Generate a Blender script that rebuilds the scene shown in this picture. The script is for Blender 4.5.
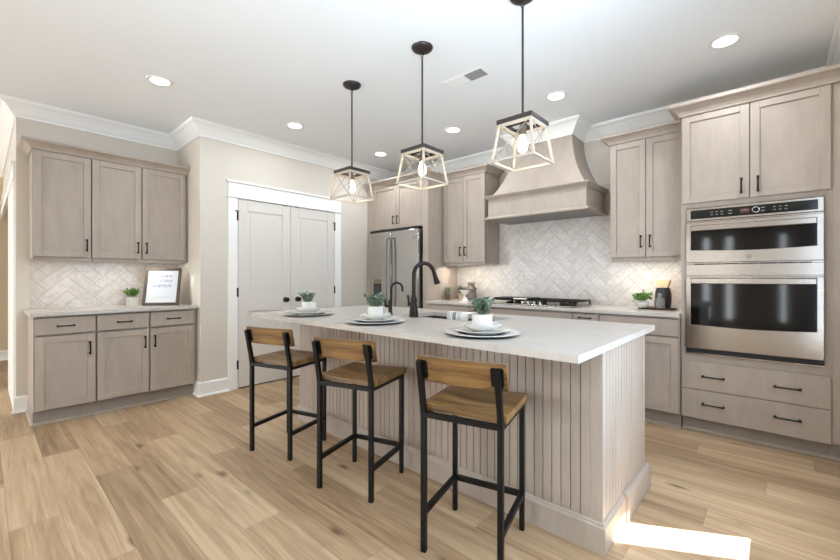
import bpy, bmesh, math, random
from mathutils import Vector, Matrix
PI = math.pi
SC = bpy.context.scene
COL = SC.collection
for o in list(bpy.data.objects):
    bpy.data.objects.remove(o)

# ------------------------------------------------------------------ camera, world, sun, big lights, exposure
cam_d = bpy.data.cameras.new('camera'); cam = bpy.data.objects.new('camera', cam_d); COL.objects.link(cam)
cam.location = (0, 0, 1.198); cam.rotation_euler = (PI/2, 0, 0.732)
cam_d.sensor_width = 36; cam_d.lens = 393.245/840*36; cam_d.shift_y = -2.41/840
cam_d.clip_start = 0.02; cam_d.clip_end = 100
SC.camera = cam
SC.view_settings.view_transform = 'Standard'; SC.view_settings.look = 'None'
SC.view_settings.gamma = 1.0; SC.view_settings.use_curve_mapping = False
SC.view_settings.exposure = -0.13
SC.cycles.use_denoising = True
SC.cycles.max_bounces = 10; SC.cycles.diffuse_bounces = 6; SC.cycles.glossy_bounces = 4
SC.cycles.sample_clamp_indirect = 6.0
SC.cycles.caustics_reflective = False; SC.cycles.caustics_refractive = False

W = bpy.data.worlds.new('sky'); SC.world = W; W.use_nodes = True
wb = W.node_tree.nodes['Background']; wb.inputs[0].default_value = (0.88, 0.94, 0.98, 1); wb.inputs[1].default_value = 11.0

def light(name, kind, loc, energy, color=(1, 1, 1), rot=(0, 0, 0), parent=None, **kw):
    d = bpy.data.lights.new(name, kind); d.energy = energy; d.color = color
    for k, v in kw.items(): setattr(d, k, v)
    o = bpy.data.objects.new(name, d); o.location = loc; o.rotation_euler = rot
    COL.objects.link(o)
    if parent: o.parent = parent
    return o
# low sun through the sidelight window on the right: travels toward -X,-Y and down
sd = Vector((-0.877, -0.48, -0.839)).normalized()
sun = light('sun', 'SUN', (3, 4, 4), 75.0, (0.96, 0.98, 1.0), angle=0.012)
sun.rotation_euler = sd.to_track_quat('-Z', 'Y').to_euler()
# daylight at the windows (area lamps added at the wide openings)
light('window_daylight', 'AREA', (0.38, 1.62, 1.3), 50, (0.60, 0.79, 1.0), (0, PI/2, 0), shape='RECTANGLE', size=1.5, size_y=1.2)
for wx in (-6.75, -3.75):
    light('window_daylight', 'AREA', (wx, -4.86, 1.1), 3, (0.92, 0.96, 1.0), (PI/2, 0, 0), shape='RECTANGLE', size=2.2, size_y=1.9)

# added unseen lamp standing in for a bounced flash, evens out the ceiling
light('bounce_fill', 'AREA', (1.30, -0.8, 0.75), 150, (0.80, 0.92, 1.0), (PI, 0, 0), shape='DISK', size=0.8)
bf=bpy.data.objects['bounce_fill']; bf.rotation_euler=Vector((-.36,.28,.89)).to_track_quat('-Z','Y').to_euler(); bf.data.spread=math.radians(108)

# ------------------------------------------------------------------ node / material helpers
def lin(h):
    h = h.lstrip('#'); r = [int(h[i:i+2], 16)/255 for i in (0, 2, 4)]
    return tuple((c/12.92 if c <= 0.04045 else ((c+0.055)/1.055)**2.4) for c in r) + (1,)

class NT:
    """thin wrapper for building a material's node tree"""
    def __init__(s, name, rough=0.5, metal=0.0, base=None, **kw):
        s.m = bpy.data.materials.new(name); s.m.use_nodes = True; s.t = s.m.node_tree
        s.b = s.t.nodes['Principled BSDF']; s.set('Roughness', rough); s.set('Metallic', metal)
        if base is not None: s.set('Base Color', base)
        for k, v in kw.items(): s.set(k.replace('_', ' '), v)
    def put(s, sock, v):
        if hasattr(v, 'is_output'): s.t.links.new(v, sock)
        else: sock.default_value = v
    def set(s, k, v): s.put(s.b.inputs[k], v)
    def n(s, typ, **props):
        nd = s.t.nodes.new(typ)
        for k, v in props.items(): setattr(nd, k, v)
        return nd
    def math(s, op, a, b=0.0, c=0.0):
        nd = s.n('ShaderNodeMath', operation=op)
        s.put(nd.inputs[0], a); s.put(nd.inputs[1], b); s.put(nd.inputs[2], c)
        return nd.outputs[0]
    def pos(s):
        return s.n('ShaderNodeNewGeometry').outputs['Position']
    def objpos(s):
        return s.n('ShaderNodeTexCoord').outputs['Object']
    def scale(s, vec, k, rot=(0, 0, 0), loc=(0, 0, 0)):
        nd = s.n('ShaderNodeMapping'); s.put(nd.inputs['Vector'], vec)
        nd.inputs['Scale'].default_value = k; nd.inputs['Rotation'].default_value = rot; nd.inputs['Location'].default_value = loc
        return nd.outputs[0]
    def xyz(s, vec):
        nd = s.n('ShaderNodeSeparateXYZ'); s.put(nd.inputs[0], vec); return nd.outputs
    def comb(s, x, y, z):
        nd = s.n('ShaderNodeCombineXYZ')
        for i, v in enumerate((x, y, z)): s.put(nd.inputs[i], v)
        return nd.outputs[0]
    def noise(s, vec, scale=5, detail=3, rough=0.5, dist=0.0):
        nd = s.n('ShaderNodeTexNoise'); s.put(nd.inputs['Vector'], vec)
        nd.inputs['Scale'].default_value = scale; nd.inputs['Detail'].default_value = detail
        nd.inputs['Roughness'].default_value = rough; nd.inputs['Distortion'].default_value = dist
        return nd.outputs['Fac']
    def ramp(s, fac, stops):
        nd = s.n('ShaderNodeValToRGB'); s.put(nd.inputs[0], fac); e = nd.color_ramp.elements
        while len(e) < len(stops): e.new(0.5)
        for i, (p, c) in enumerate(stops):
            e[i].position = p; e[i].color = c if not isinstance(c, str) else lin(c)
        return nd.outputs[0]
    def mix(s, fac, a, b, mode='MIX'):
        nd = s.n('ShaderNodeMix', data_type='RGBA', blend_type=mode)
        s.put(nd.inputs[0], fac); s.put(nd.inputs[6], a); s.put(nd.inputs[7], b)
        return nd.outputs[2]
    def bump(s, h, strength=0.2, dist=0.002):
        nd = s.n('ShaderNodeBump'); nd.inputs['Strength'].default_value = strength; nd.inputs['Distance'].default_value = dist
        s.put(nd.inputs['Height'], h); s.set('Normal', nd.outputs[0])

def plain(name, h, rough=0.5, metal=0.0, **kw):
    return NT(name, rough, metal, lin(h), **kw).m

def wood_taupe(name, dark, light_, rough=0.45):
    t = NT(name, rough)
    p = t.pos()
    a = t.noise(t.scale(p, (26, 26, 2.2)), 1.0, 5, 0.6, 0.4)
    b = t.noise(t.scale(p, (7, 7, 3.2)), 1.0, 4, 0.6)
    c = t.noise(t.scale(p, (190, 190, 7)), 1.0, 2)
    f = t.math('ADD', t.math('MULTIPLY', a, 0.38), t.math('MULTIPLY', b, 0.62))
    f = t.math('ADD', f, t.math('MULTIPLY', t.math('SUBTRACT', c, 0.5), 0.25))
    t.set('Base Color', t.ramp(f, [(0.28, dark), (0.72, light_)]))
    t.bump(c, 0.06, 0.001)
    return t.m

def herring(name, axis):
    """white marble tiles 0.10 x 0.30 in a herringbone set at 45 degrees; axis = wall's horizontal world axis (0 = X, 1 = Y)"""
    t = NT(name, 0.22)
    x = t.xyz(t.pos()); h, z = x[axis], x[2]
    Wd = 0.095
    k = 1/math.sqrt(2)/Wd
    u = t.math('MULTIPLY', t.math('ADD', h, z), k); v = t.math('MULTIPLY', t.math('SUBTRACT', z, h), k)
    i = t.math('FLOOR', u); j = t.math('FLOOR', v)
    fu = t.math('FRACT', u); fv = t.math('FRACT', v)
    d = t.math('SUBTRACT', i, j)
    kk = t.math('FLOORED_MODULO', d, 6.0)
    hor = t.math('LESS_THAN', kk, 2.5); ver = t.math('SUBTRACT', 1.0, hor)
    lxh = t.math('ADD', fu, kk); lyv = t.math('ADD', fv, t.math('SUBTRACT', 5.0, kk))
    ln = t.math('ADD', t.math('MULTIPLY', hor, lxh), t.math('MULTIPLY', ver, lyv))
    sh = t.math('ADD', t.math('MULTIPLY', hor, fv), t.math('MULTIPLY', ver, fu))
    e1 = t.math('MINIMUM', ln, t.math('SUBTRACT', 3.0, ln)); e2 = t.math('MINIMUM', sh, t.math('SUBTRACT', 1.0, sh))
    e = t.math('MINIMUM', e1, e2)
    tile = t.math('SMOOTH_MIN', t.math('MULTIPLY', e, 1/0.034), 1.0, 0.1)
    idx = t.math('SUBTRACT', i, t.math('MULTIPLY', hor, kk)); idy = t.math('SUBTRACT', j, t.math('MULTIPLY', ver, t.math('SUBTRACT', 5.0, kk)))
    wn = t.n('ShaderNodeTexWhiteNoise', noise_dimensions='2D'); t.put(wn.inputs['Vector'], t.comb(idx, idy, 0.0))
    r = wn.outputs['Value']
    vp = t.comb(t.math('ADD', h, t.math('MULTIPLY', r, 9.0)), z, t.math('MULTIPLY', r, 5.0))
    vein = t.noise(vp, 6.5, 5, 0.6, 1.6)
    vv = t.math('ABSOLUTE', t.math('SUBTRACT', vein, 0.5))
    base = t.ramp(vv, [(0.0, '#b8b0a9'), (0.03, '#c1bab3'), (0.10, '#c8c1bb')])
    tint = t.ramp(r, [(0.0, '#f4f1ee'), (1.0, '#ffffff')])
    base = t.mix(1.0, base, tint, 'MULTIPLY')
    t.set('Base Color', t.mix(tile, lin('#968a7e'), base))
    t.bump(tile, 0.25, 0.002)
    return t.m

def floor_mat():
    t = NT('oak_plank_floor', 0.42)
    x = t.xyz(t.pos()); X, Y = x[0], x[1]
    PW, PL = 0.187, 1.53
    rr = t.math('DIVIDE', t.math('SUBTRACT', Y, 0.83), PW); row = t.math('FLOOR', rr); fy = t.math('FRACT', rr)
    off = t.math('FRACT', t.math('MULTIPLY', row, 0.618))
    cc = t.math('ADD', t.math('DIVIDE', t.math('ADD', X, 3.40), PL), off); colm = t.math('FLOOR', cc); fx = t.math('FRACT', cc)
    tone = t.math('FRACT', t.math('ADD', t.math('ADD', t.math('MULTIPLY', row, 0.754877), t.math('MULTIPLY', colm, 0.56984)), 0.97))
    # local plank coordinates, shifted per plank so grain never repeats
    gp = t.comb(t.math('ADD', X, t.math('MULTIPLY', tone, 17.0)), t.math('ADD', Y, t.math('MULTIPLY', tone, 7.0)), t.math('MULTIPLY', tone, 3.0))
    g1 = t.noise(t.scale(gp, (0.9, 24, 1)), 1.0, 6, 0.62, 0.35)
    g2 = t.noise(t.scale(gp, (0.55, 7, 1)), 1.0, 3, 0.5, 0.5)
    g3 = t.noise(t.scale(gp, (5, 170, 1)), 1.0, 2, 0.5)
    rings = t.math('FRACT', t.math('MULTIPLY', g2, 9.0))
    rings = t.math('ABSOLUTE', t.math('SUBTRACT', rings, 0.5))
    g4 = t.noise(t.scale(gp, (1.1, 75, 1)), 1.0, 4, 0.6, 0.2)
    f = t.math('ADD', t.math('MULTIPLY', g1, 0.70), t.math('MULTIPLY', g2, 0.42))
    f = t.math('ADD', f, t.math('MULTIPLY', t.math('SUBTRACT', g3, 0.5), 0.26))
    f = t.math('ADD', f, t.math('MULTIPLY', t.math('SUBTRACT', g4, 0.5), 0.24))
    f = t.math('ADD', f, t.math('MULTIPLY', t.math('SUBTRACT', rings, 0.25), 0.20))
    f = t.math('ADD', f, t.math('MULTIPLY', t.math('SUBTRACT', tone, 0.5), 0.28))
    c = t.ramp(f, [(0.24, '#765a40'), (0.46, '#9b8062'), (0.60, '#ae9273'), (0.88, '#c8b191')])
    # knots
    vo = t.n('ShaderNodeTexVoronoi'); t.put(vo.inputs['Vector'], t.scale(gp, (2.2, 6.0, 1))); vo.inputs['Scale'].default_value = 1.0
    kd = t.math('ADD', vo.outputs['Distance'], t.math('MULTIPLY', t.math('SUBTRACT', g1, 0.5), 0.25))
    kn = t.ramp(kd, [(0.04, (1, 1, 1, 1)), (0.16, (0, 0, 0, 1))])
    rnd = t.xyz(vo.outputs['Color'])[0]
    kn = t.math('MULTIPLY', kn, t.math('GREATER_THAN', rnd, 0.45))
    c = t.mix(t.math('MULTIPLY', kn, 0.85), c, lin('#513720'))
    # seams
    ey = t.math('MULTIPLY', t.math('MINIMUM', fy, t.math('SUBTRACT', 1.0, fy)), PW/0.0022)
    ex = t.math('MULTIPLY', t.math('MINIMUM', fx, t.math('SUBTRACT', 1.0, fx)), PL/0.0022)
    seam = t.math('MINIMUM', t.math('MINIMUM', ex, ey), 1.0)
    c = t.mix(seam, t.mix(0.55, c, lin('#5b4630')), c)
    t.set('Base Color', c)
    t.set('Roughness', t.math('ADD', 0.36, t.math('MULTIPLY', g1, 0.16)))
    t.bump(t.math('ADD', t.math('MULTIPLY', seam, 1.0), t.math('MULTIPLY', g1, 0.25)), 0.18, 0.0015)
    return t.m

def stool_wood():
    t = NT('mango_wood', 0.42)
    p = t.objpos()
    a = t.noise(t.scale(p, (3.0, 34, 34)), 1.0, 5, 0.62, 1.0)
    b = t.noise(t.scale(p, (1.6, 11, 8)), 1.0, 3, 0.5, 0.6)
    f = t.math('ADD', t.math('MULTIPLY', a, 0.6), t.math('MULTIPLY', b, 0.4))
    t.set('Base Color', t.ramp(f, [(0.35, '#3a2716'), (0.43, '#644729'), (0.54, '#836338'), (0.70, '#a38254')]))
    t.bump(a, 0.12, 0.001)
    return t.m

def steel(name, h='#a89f96', rough=0.2, axis=0):
    t = NT(name, rough, 1.0, lin(h))
    sc = [220, 220, 220]; sc[axis] = 1.5
    n = t.noise(t.scale(t.pos(), tuple(sc)), 1.0, 2)
    t.set('Roughness', t.math('ADD', rough-0.05, t.math('MULTIPLY', n, 0.10)))
    t.bump(n, 0.03, 0.0005)
    return t.m

def quartz():
    t = NT('white_quartz', 0.28)
    n = t.noise(t.pos(), 2.2, 6, 0.62, 1.8)
    v = t.math('ABSOLUTE', t.math('SUBTRACT', n, 0.5))
    t.set('Base Color', t.ramp(v, [(0.0, '#afa8a1'), (0.03, '#b5aea7'), (0.25, '#bab3ad')]))
    return t.m

def paint(name, h, rough=0.6):
    t = NT(name, rough, 0, lin(h))
    t.bump(t.noise(t.pos(), 160, 2), 0.04, 0.001)
    return t.m

def leafmat(name, a, b):
    t = NT(name, 0.5)
    n = t.noise(t.objpos(), 60, 2)
    t.set('Base Color', t.ramp(n, [(0.35, a), (0.65, b)]))
    return t.m

def emit(name, h, strength):
    t = NT(name, 0.5); t.set('Base Color', lin(h)); t.set('Emission Color', lin(h)); t.set('Emission Strength', strength)
    return t.m

def towel_mat():
    t = NT('striped_cotton', 0.9)
    x = t.xyz(t.objpos())[0]
    f = t.math('DIVIDE', t.math('ADD', x, 0.105), 0.15)
    a, g = '#efecea', '#8d8b8a'
    nd = t.n('ShaderNodeValToRGB'); t.put(nd.inputs[0], f); cr = nd.color_ramp; cr.interpolation = 'CONSTANT'
    st = [(0, a), (.10, g), (.13, a), (.18, g), (.21, a), (.26, g), (.29, a), (.36, g), (.62, a), (.68, g), (.71, a), (.76, g), (.79, a), (.84, g), (.87, a)]
    while len(cr.elements) < len(st): cr.elements.new(0.5)
    for i, (p, c) in enumerate(st): cr.elements[i].position = p; cr.elements[i].color = lin(c)
    t.set('Base Color', nd.outputs[0])
    t.bump(t.noise(t.objpos(), 400, 2), 0.3, 0.001)
    return t.m

M = dict(
    wood=wood_taupe('taupe_stained_maple', '#9a8d82', '#ad9f93'),
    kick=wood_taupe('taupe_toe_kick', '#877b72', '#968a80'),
    floor=floor_mat(),
    quartz=quartz(),
    tileX=herring('marble_herringbone_tile', 0), tileY=herring('marble_herringbone_tile_side', 1),
    wall=paint('warm_beige_paint', '#cdc5ba'), hall=paint('tan_hall_paint', '#c8b595'),
    ceil=paint('ceiling_white_paint', '#edf0f2', 0.8), white=paint('white_trim_paint', '#eeedea', 0.4),
    doorw=paint('white_door_paint', '#d6d1cb', 0.35),
    bronze=plain('dark_bronze', '#2b2522', 0.38, 0.85), black=plain('black_iron', '#171514', 0.45, 0.6),
    steel=steel('brushed_stainless'), steelz=steel('brushed_stainless_door', '#c4c1bc', 0.24, 0), chrome=plain('polished_chrome', '#a5a29e', 0.22, 1.0),
    glassb=plain('black_oven_glass', '#0a0a0b', 0.06, 0.0), panelb=plain('black_control_glass', '#0d0c0c', 0.12),
    darkgap=plain('black_parts_gap_shade', '#0b0a0a', 0.6), vent_in=plain('dark_vent_cavity', '#3a3938', 0.7),  # first black serves dark parts and also paints shade into gaps
    mango=stool_wood(),
    ceramic=plain('white_ceramic', '#d3d0cb', 0.22), charger=plain('pale_charger_glaze', '#cfcdca', 0.2), chargerrim=plain('charger_dark_underside', '#23252b', 0.4),
    succ=leafmat('succulent_leaf', '#3c513f', '#93a48e'), herb=leafmat('bright_leaf', '#3f6a25', '#7ba048'), dusty=leafmat('dusty_leaf', '#6c7a5c', '#a3a98c'),
    soil=plain('potting_soil', '#3b2d22', 0.9), pot_concrete=plain('pale_concrete', '#cfcac4', 0.7), pot_brown=plain('brown_terracotta', '#5c4436', 0.7), pot_tan=plain('tan_clay', '#c4aa88', 0.7),
    framew=plain('dark_walnut_frame', '#4b4036', 0.45), paper=plain('print_paper', '#cfd1d5', 0.5), ink=plain('slate_blue_ink', '#7d86ab', 0.6), inkg=plain('pale_grey_ink', '#c3c6cc', 0.6),
    lampwood=plain('whitewashed_lamp_wood', '#b5ab9d', 0.6), lampdark=plain('dark_lamp_bronze', '#3b3431', 0.45, 0.5), wire=plain('thin_grey_metal', '#8d857b', 0.4, 0.6), brass=plain('aged_socket', '#77685a', 0.4, 0.6),
    bulb=emit('warm_bulb_glow', '#ffe9c4', 14), lens=emit('recessed_lens_glow', '#fff8ee', 9), led=emit('under_cabinet_led', '#ffe6bf', 3),
    tray=plain('dark_walnut_tray', '#4e3a2d', 0.5), blackceramic=plain('black_stoneware', '#141313', 0.35), utensil=plain('pale_beech', '#c6b084', 0.6), utensil2=plain('dark_utensil_wood', '#6d4a2b', 0.6),
    jar=plain('ribbed_grey_pottery', '#625a53', 0.55), hour=plain('white_sculpture', '#f0ece7', 0.5),
    sinkm=plain('dark_sink_composite', '#3a2f2a', 0.4), towel=towel_mat(),
    red=emit('red_display', '#420805', 0.25), icon=plain('pale_panel_print', '#8f8f8f', 0.5), ring=plain('silver_dial_ring', '#d8d8d8', 0.25, 0.8),
    switch=plain('white_plastic', '#ece8e0', 0.35), sun_block=plain('white_sun_block', '#f2f2f2', 0.8), ventg=plain('grey_vent_slots', '#8f8f8f', 0.6),
    pull=plain('grey_steel_pull', '#6e6a66', 0.3, 0.9),
    logo=plain('grey_badge', '#4c4a47', 0.45, 0.5),
)
def glassmat():
    t = NT('clear_bottle_glass', 0.05); t.set('Base Color', lin('#d9d6d2')); t.set('Transmission Weight', 0.75); t.set('IOR', 1.3)
    return t.m
M['glass'] = glassmat()

# ------------------------------------------------------------------ mesh helpers
class MB:
    def __init__(s): s.bm = bmesh.new()
    def _xf(s, vs, mat):
        if mat is not None: bmesh.ops.transform(s.bm, matrix=mat, verts=vs)
    def box(s, x0, x1, y0, y1, z0, z1, bev=0.0, mat=None):
        vs = [s.bm.verts.new((x, y, z)) for x in (x0, x1) for y in (y0, y1) for z in (z0, z1)]
        f = [(0, 1, 3, 2), (4, 6, 7, 5), (0, 4, 5, 1), (2, 3, 7, 6), (0, 2, 6, 4), (1, 5, 7, 3)]
        fs = [s.bm.faces.new([vs[i] for i in q]) for q in f]
        if bev > 0:
            es = list({e for q in fs for e in q.edges})
            r = bmesh.ops.bevel(s.bm, geom=es, offset=bev, segments=1, affect='EDGES', profile=0.5)
            vs = list({v for q in r['faces'] for v in q.verts} | {v for v in vs if v.is_valid})
        s._xf(vs, mat); return s
    def ring_loft(s, rings, cap0=True, cap1=True, closed=True):
        R = [[s.bm.verts.new(p) for p in r] for r in rings]
        n = len(R[0]); m = n if closed else n-1
        for a, b in zip(R, R[1:]):
            for i in range(m):
                s.bm.faces.new((a[i], a[(i+1) % n], b[(i+1) % n], b[i]))
        if cap0: s.bm.faces.new(R[0][::-1])
        if cap1: s.bm.faces.new(R[-1])
        return s
    def tube(s, path, r, n=10, caps=True):
        path = [Vector(p) for p in path]; rings = []
        rs = r if isinstance(r, (list, tuple)) else [r]*len(path)
        t0 = (path[1]-path[0]).normalized(); up = Vector((0, 0, 1)) if abs(t0.z) < 0.9 else Vector((1, 0, 0))
        nrm = t0.cross(up).normalized()
        for i, p in enumerate(path):
            a = path[max(i-1, 0)]; b = path[min(i+1, len(path)-1)]; t = (b-a).normalized()
            nrm = (nrm - t*nrm.dot(t)).normalized(); bi = t.cross(nrm)
            rings.append([p + (nrm*math.cos(2*PI*k/n) + bi*math.sin(2*PI*k/n))*rs[i] for k in range(n)])
        return s.ring_loft(rings, caps, caps)
    def bar(s, p0, p1, w, h=None, up=(0, 0, 1), bev=0.0):
        h = h or w; p0, p1 = Vector(p0), Vector(p1); d = p1-p0; L = d.length; y = d.normalized()
        u = Vector(up)
        if abs(y.dot(u)) > 0.95: u = Vector((0, 1, 0)) if abs(y.y) < 0.9 else Vector((1, 0, 0))
        x = y.cross(u).normalized(); z = x.cross(y)
        m = Matrix((x, y, z)).transposed().to_4x4(); m.translation = p0
        return s.box(-w/2, w/2, 0, L, -h/2, h/2, bev, m)
    def lathe(s, prof, c=(0, 0, 0), n=28, mat=None):
        """prof: (r, z) bottom to top; zero radius closes the end"""
        rings = [[Vector((c[0]+max(r, 1e-4)*math.cos(2*PI*k/n), c[1]+max(r, 1e-4)*math.sin(2*PI*k/n), c[2]+z)) for k in range(n)] for r, z in prof]
        k0 = len(s.bm.verts); s.ring_loft(rings)
        if mat is not None:
            s.bm.verts.ensure_lookup_table(); s._xf(s.bm.verts[k0:], mat)
        return s
    def prism(s, poly, d, mat=None):
        """poly: list of 3D points (planar), extruded by vector d"""
        a = [s.bm.verts.new(p) for p in poly]; b = [s.bm.verts.new(Vector(p)+Vector(d)) for p in poly]
        s.bm.faces.new(a[::-1]); s.bm.faces.new(b); n = len(a)
        for i in range(n): s.bm.faces.new((a[i], a[(i+1) % n], b[(i+1) % n], b[i]))
        s._xf(a+b, mat); return s
    def sweep(s, path, prof, z=0.0, closed=False):
        """mitred moulding: path of (x, y) with the room on its RIGHT side, prof of (out, up)"""
        P = [Vector((p[0], p[1])) for p in path]; n = len(P); rings = []
        for i in range(n):
            dirs = []
            if i > 0 or closed: dirs.append((P[i]-P[i-1]).normalized())
            if i < n-1 or closed: dirs.append((P[(i+1) % n]-P[i]).normalized())
            nr = [Vector((d.y, -d.x)) for d in dirs]
            m = nr[0] if len(nr) == 1 else (nr[0]+nr[1]) / (1 + nr[0].dot(nr[1]))
            rings.append([Vector((P[i].x+m.x*o, P[i].y+m.y*o, z+u)) for o, u in prof])
        if closed: rings.append(rings[0])
        return s.ring_loft(rings, not closed, not closed)
    def obj(s, name, mat, parent=None, smooth=False, loc=None):
        bmesh.ops.recalc_face_normals(s.bm, faces=s.bm.faces[:])
        me = bpy.data.meshes.new(name); s.bm.to_mesh(me); s.bm.free()
        me.materials.append(M[mat] if isinstance(mat, str) else mat)
        if smooth:
            for p in me.polygons: p.use_smooth = True
            try: me.set_sharp_from_angle(angle=math.radians(40))
            except Exception: pass
        o = bpy.data.objects.new(name, me); COL.objects.link(o)
        if parent is not None: o.parent = parent
        if loc is not None: o.location = loc
        return o

def tag(o, label, cat, group=None, kind=None):
    if label: o['label'] = label
    if cat: o['category'] = cat
    if group: o['group'] = group
    if kind: o['kind'] = kind
    return o
def thing(name, label, cat, loc=(0, 0, 0), rz=0.0, group=None):
    o = bpy.data.objects.new(name, None); COL.objects.link(o); o.empty_display_size = 0.1
    o.location = loc; o.rotation_euler = (0, 0, rz)
    return tag(o, label, cat, group)
def struct(o, label=None, cat=None):
    o['kind'] = 'structure'
    return tag(o, label, cat)
def copy_tree(root, loc, rz=None, label=None):
    r = root.copy(); COL.objects.link(r); r.location = loc
    if rz is not None: r.rotation_euler = (0, 0, rz)
    if label: r['label'] = label
    for ch in list(root.children):
        c = ch.copy(); COL.objects.link(c); c.parent = r
        for g in list(ch.children):
            d = g.copy(); COL.objects.link(d); d.parent = c
    return r

# ------------------------------------------------------------------ the room
H = 2.76
XL, XD, YB, XR, YW = -5.0, -4.30, 4.27, 0.40, 1.47     # left wall, pantry wall, back wall, right wall, pantry return
YC = 0.20                                               # outer corner of the left wall
struct(MB().box(-8.5, 2.7, -5.1, 4.4, -0.1, 0).obj('floor', 'floor'), 'light oak plank floor across the whole room', 'floor')
struct(MB().box(-8.5, 0.46, -5.1, 4.4, H, H+0.1).box(0.46, 2.7, -5.1, 0.8, H, H+0.1).obj('ceiling', 'ceil'), 'smooth white ceiling with recessed lights and a vent', 'ceiling')
struct(MB().box(XL-0.12, XL, YC, YW, 0, H).obj('wall_left', 'wall'), 'beige wall behind the left cabinet run', 'wall')
struct(MB().box(XL-0.12, XD, YW, 4.39, 0, H).obj('wall_pantry', 'wall'), 'beige wall around the white pantry double doors', 'wall')
struct(MB().box(XD, XR+0.06, YB, 4.39, 0, H).obj('wall_back', 'wall'), 'beige back wall behind range hood and ovens', 'wall')
w = MB()
w.box(XR, XR+0.06, 2.65, YB, 0, H).box(XR, XR+0.06, 2.43, 2.65, 0, 0.46).box(XR, XR+0.06, 2.43, 2.65, 1.0, H)
w.box(XR, XR+0.06, 2.25, 2.43, 0, H).box(XR, XR+0.06, 1.0, 2.25, 0, 0.5).box(XR, XR+0.06, 1.0, 2.25, 2.1, H).box(XR, XR+0.06, 0.8, 1.0, 0, H)
struct(w.obj('wall_right', 'wall'), 'beige wall right of the ovens', 'wall')
struct(MB().box(XR, 2.7, 0.7, 0.8, 0, H).obj('wall_nook', 'wall'), 'wall of the nook beside the camera', 'wall')
struct(MB().box(2.6, 2.7, -5.1, 0.7, 0, H).obj('wall_east', 'wall'), 'wall on the far right behind the camera', 'wall')
struct(MB().box(-8.5, -8.3, -5.1, 2.6, 0, H).obj('wall_west', 'hall'), 'tan wall at far left beyond the opening', 'wall')
struct(MB().box(-8.3, XL-0.12, 2.5, 2.6, 0, H).obj('wall_hall', 'hall'), 'tan wall closing the room beyond the opening', 'wall')
w = MB(); w.box(-6.1, XL-0.12, YC, YC+0.12, 0, H).box(-8.3, -6.1, YC, YC+0.12, 2.05, H)
struct(w.obj('wall_return', 'wall'), 'short wall with a cased opening left of the cabinets', 'wall')
w = MB(); xs = [-8.3, -8.0, -5.5, -5.2, -2.3, -1.38, -1.16, -0.92, -0.70, 0.08, 0.26, 2.6]  # wide openings are unseen, enlarged to bring in more low light
for a in range(0, 11, 2): b = a+1; w.box(xs[a], xs[b], -5.1, -5.0, 0, H)
for a in (1, 3, 5, 7, 9): w.box(xs[a], xs[a+1], -5.1, -5.0, 0, 0.12).box(xs[a], xs[a+1], -5.1, -5.0, 2.25, H)
struct(w.obj('wall_rear', 'wall'), 'wall with five windows behind the camera', 'wall')
for k, a in enumerate((1, 3, 5, 7, 9)):
    x0, x1 = xs[a], xs[a+1]; f = MB()
    f.box(x0, x0+.05, -5.06, -5.0, .12, 2.25).box(x1-.05, x1, -5.06, -5.0, .12, 2.25).box(x0, x1, -5.06, -5.0, .12, .17).box(x0, x1, -5.06, -5.0, 2.2, 2.25)
    if x1-x0 > 1: f.box((x0+x1)/2-.02, (x0+x1)/2+.02, -5.06, -5.0, .17, 2.2)
    f.box(x0, x1, -5.06, -5.0, 1.33, 1.37)
    struct(f.obj('window_%d' % (k+1), 'white'), None)
f = MB(); f.box(XR-.01, XR+.06, 1.0, 1.05, .5, 2.1).box(XR-.01, XR+.06, 2.2, 2.25, .5, 2.1).box(XR-.01, XR+.06, 1.05, 2.2, .5, .55).box(XR-.01, XR+.06, 1.05, 2.2, 2.05, 2.1)
wf = struct(f.obj('window_6', 'white'), None)
MB().box(XR+.03, XR+.034, 1.05, 2.2, .55, 2.05).obj('sun_block', 'sun_block', wf)  # unseen sheet added to keep the sun out of this window

# crown moulding (room on the right-hand side of the path)
CR = [(0, 0), (0, -.135), (.012, -.135), (.016, -.120), (.030, -.105), (.055, -.070), (.085, -.036), (.100, -.028), (.112, -.014), (.115, 0)]
hx0, hx1, hyf = -2.125, -1.495, 3.93                    # hood chimney at the ceiling
struct(MB().sweep([(-8.3, YC), (XL, YC), (XL, YW), (XD, YW), (XD, YB), (hx0, YB), (hx0, hyf), (hx1, hyf), (hx1, YB), (XR, YB), (XR, 0.8)], CR, H).obj('trim_1', 'white'),
       'white cove crown moulding along the ceiling', 'trim')
BB = [(0, 0), (.014, 0), (.014, .125), (.010, .135), (.004, .142), (0, .142)]
SH = [(.014, 0), (.030, 0), (.028, .010), (.022, .018), (.014, .020)]
def baseboard(name, path):
    o = MB().sweep(path, BB).sweep(path, SH).obj(name, 'white'); struct(o, None)
baseboard('baseboard_left', [(-5.02, YC), (XL, YC), (XL, 0.275)])
baseboard('baseboard_pantry', [(-4.46, YW), (XD, YW), (XD, 1.735)])
baseboard('baseboard_hall', [(-8.3, -4.9), (-8.3, 2.5), (-5.2, 2.5)])
baseboard('baseboard_pantry_end', [(XD, 3.20), (XD, 3.60)])
# casing of the opening at far left
w = MB(); w.box(-6.1, -5.03, YC-.016, YC, .0, 2.07).box(-8.35, -5.0, YC-.02, YC, 2.07, 2.2).box(-8.35, -4.98, YC-.035, YC, 2.2, 2.225).box(-8.35, -4.99, YC-.026, YC, 2.055, 2.07)
struct(w.obj('trim_2', 'white'), 'white casing of the opening at far left', 'trim')

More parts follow.
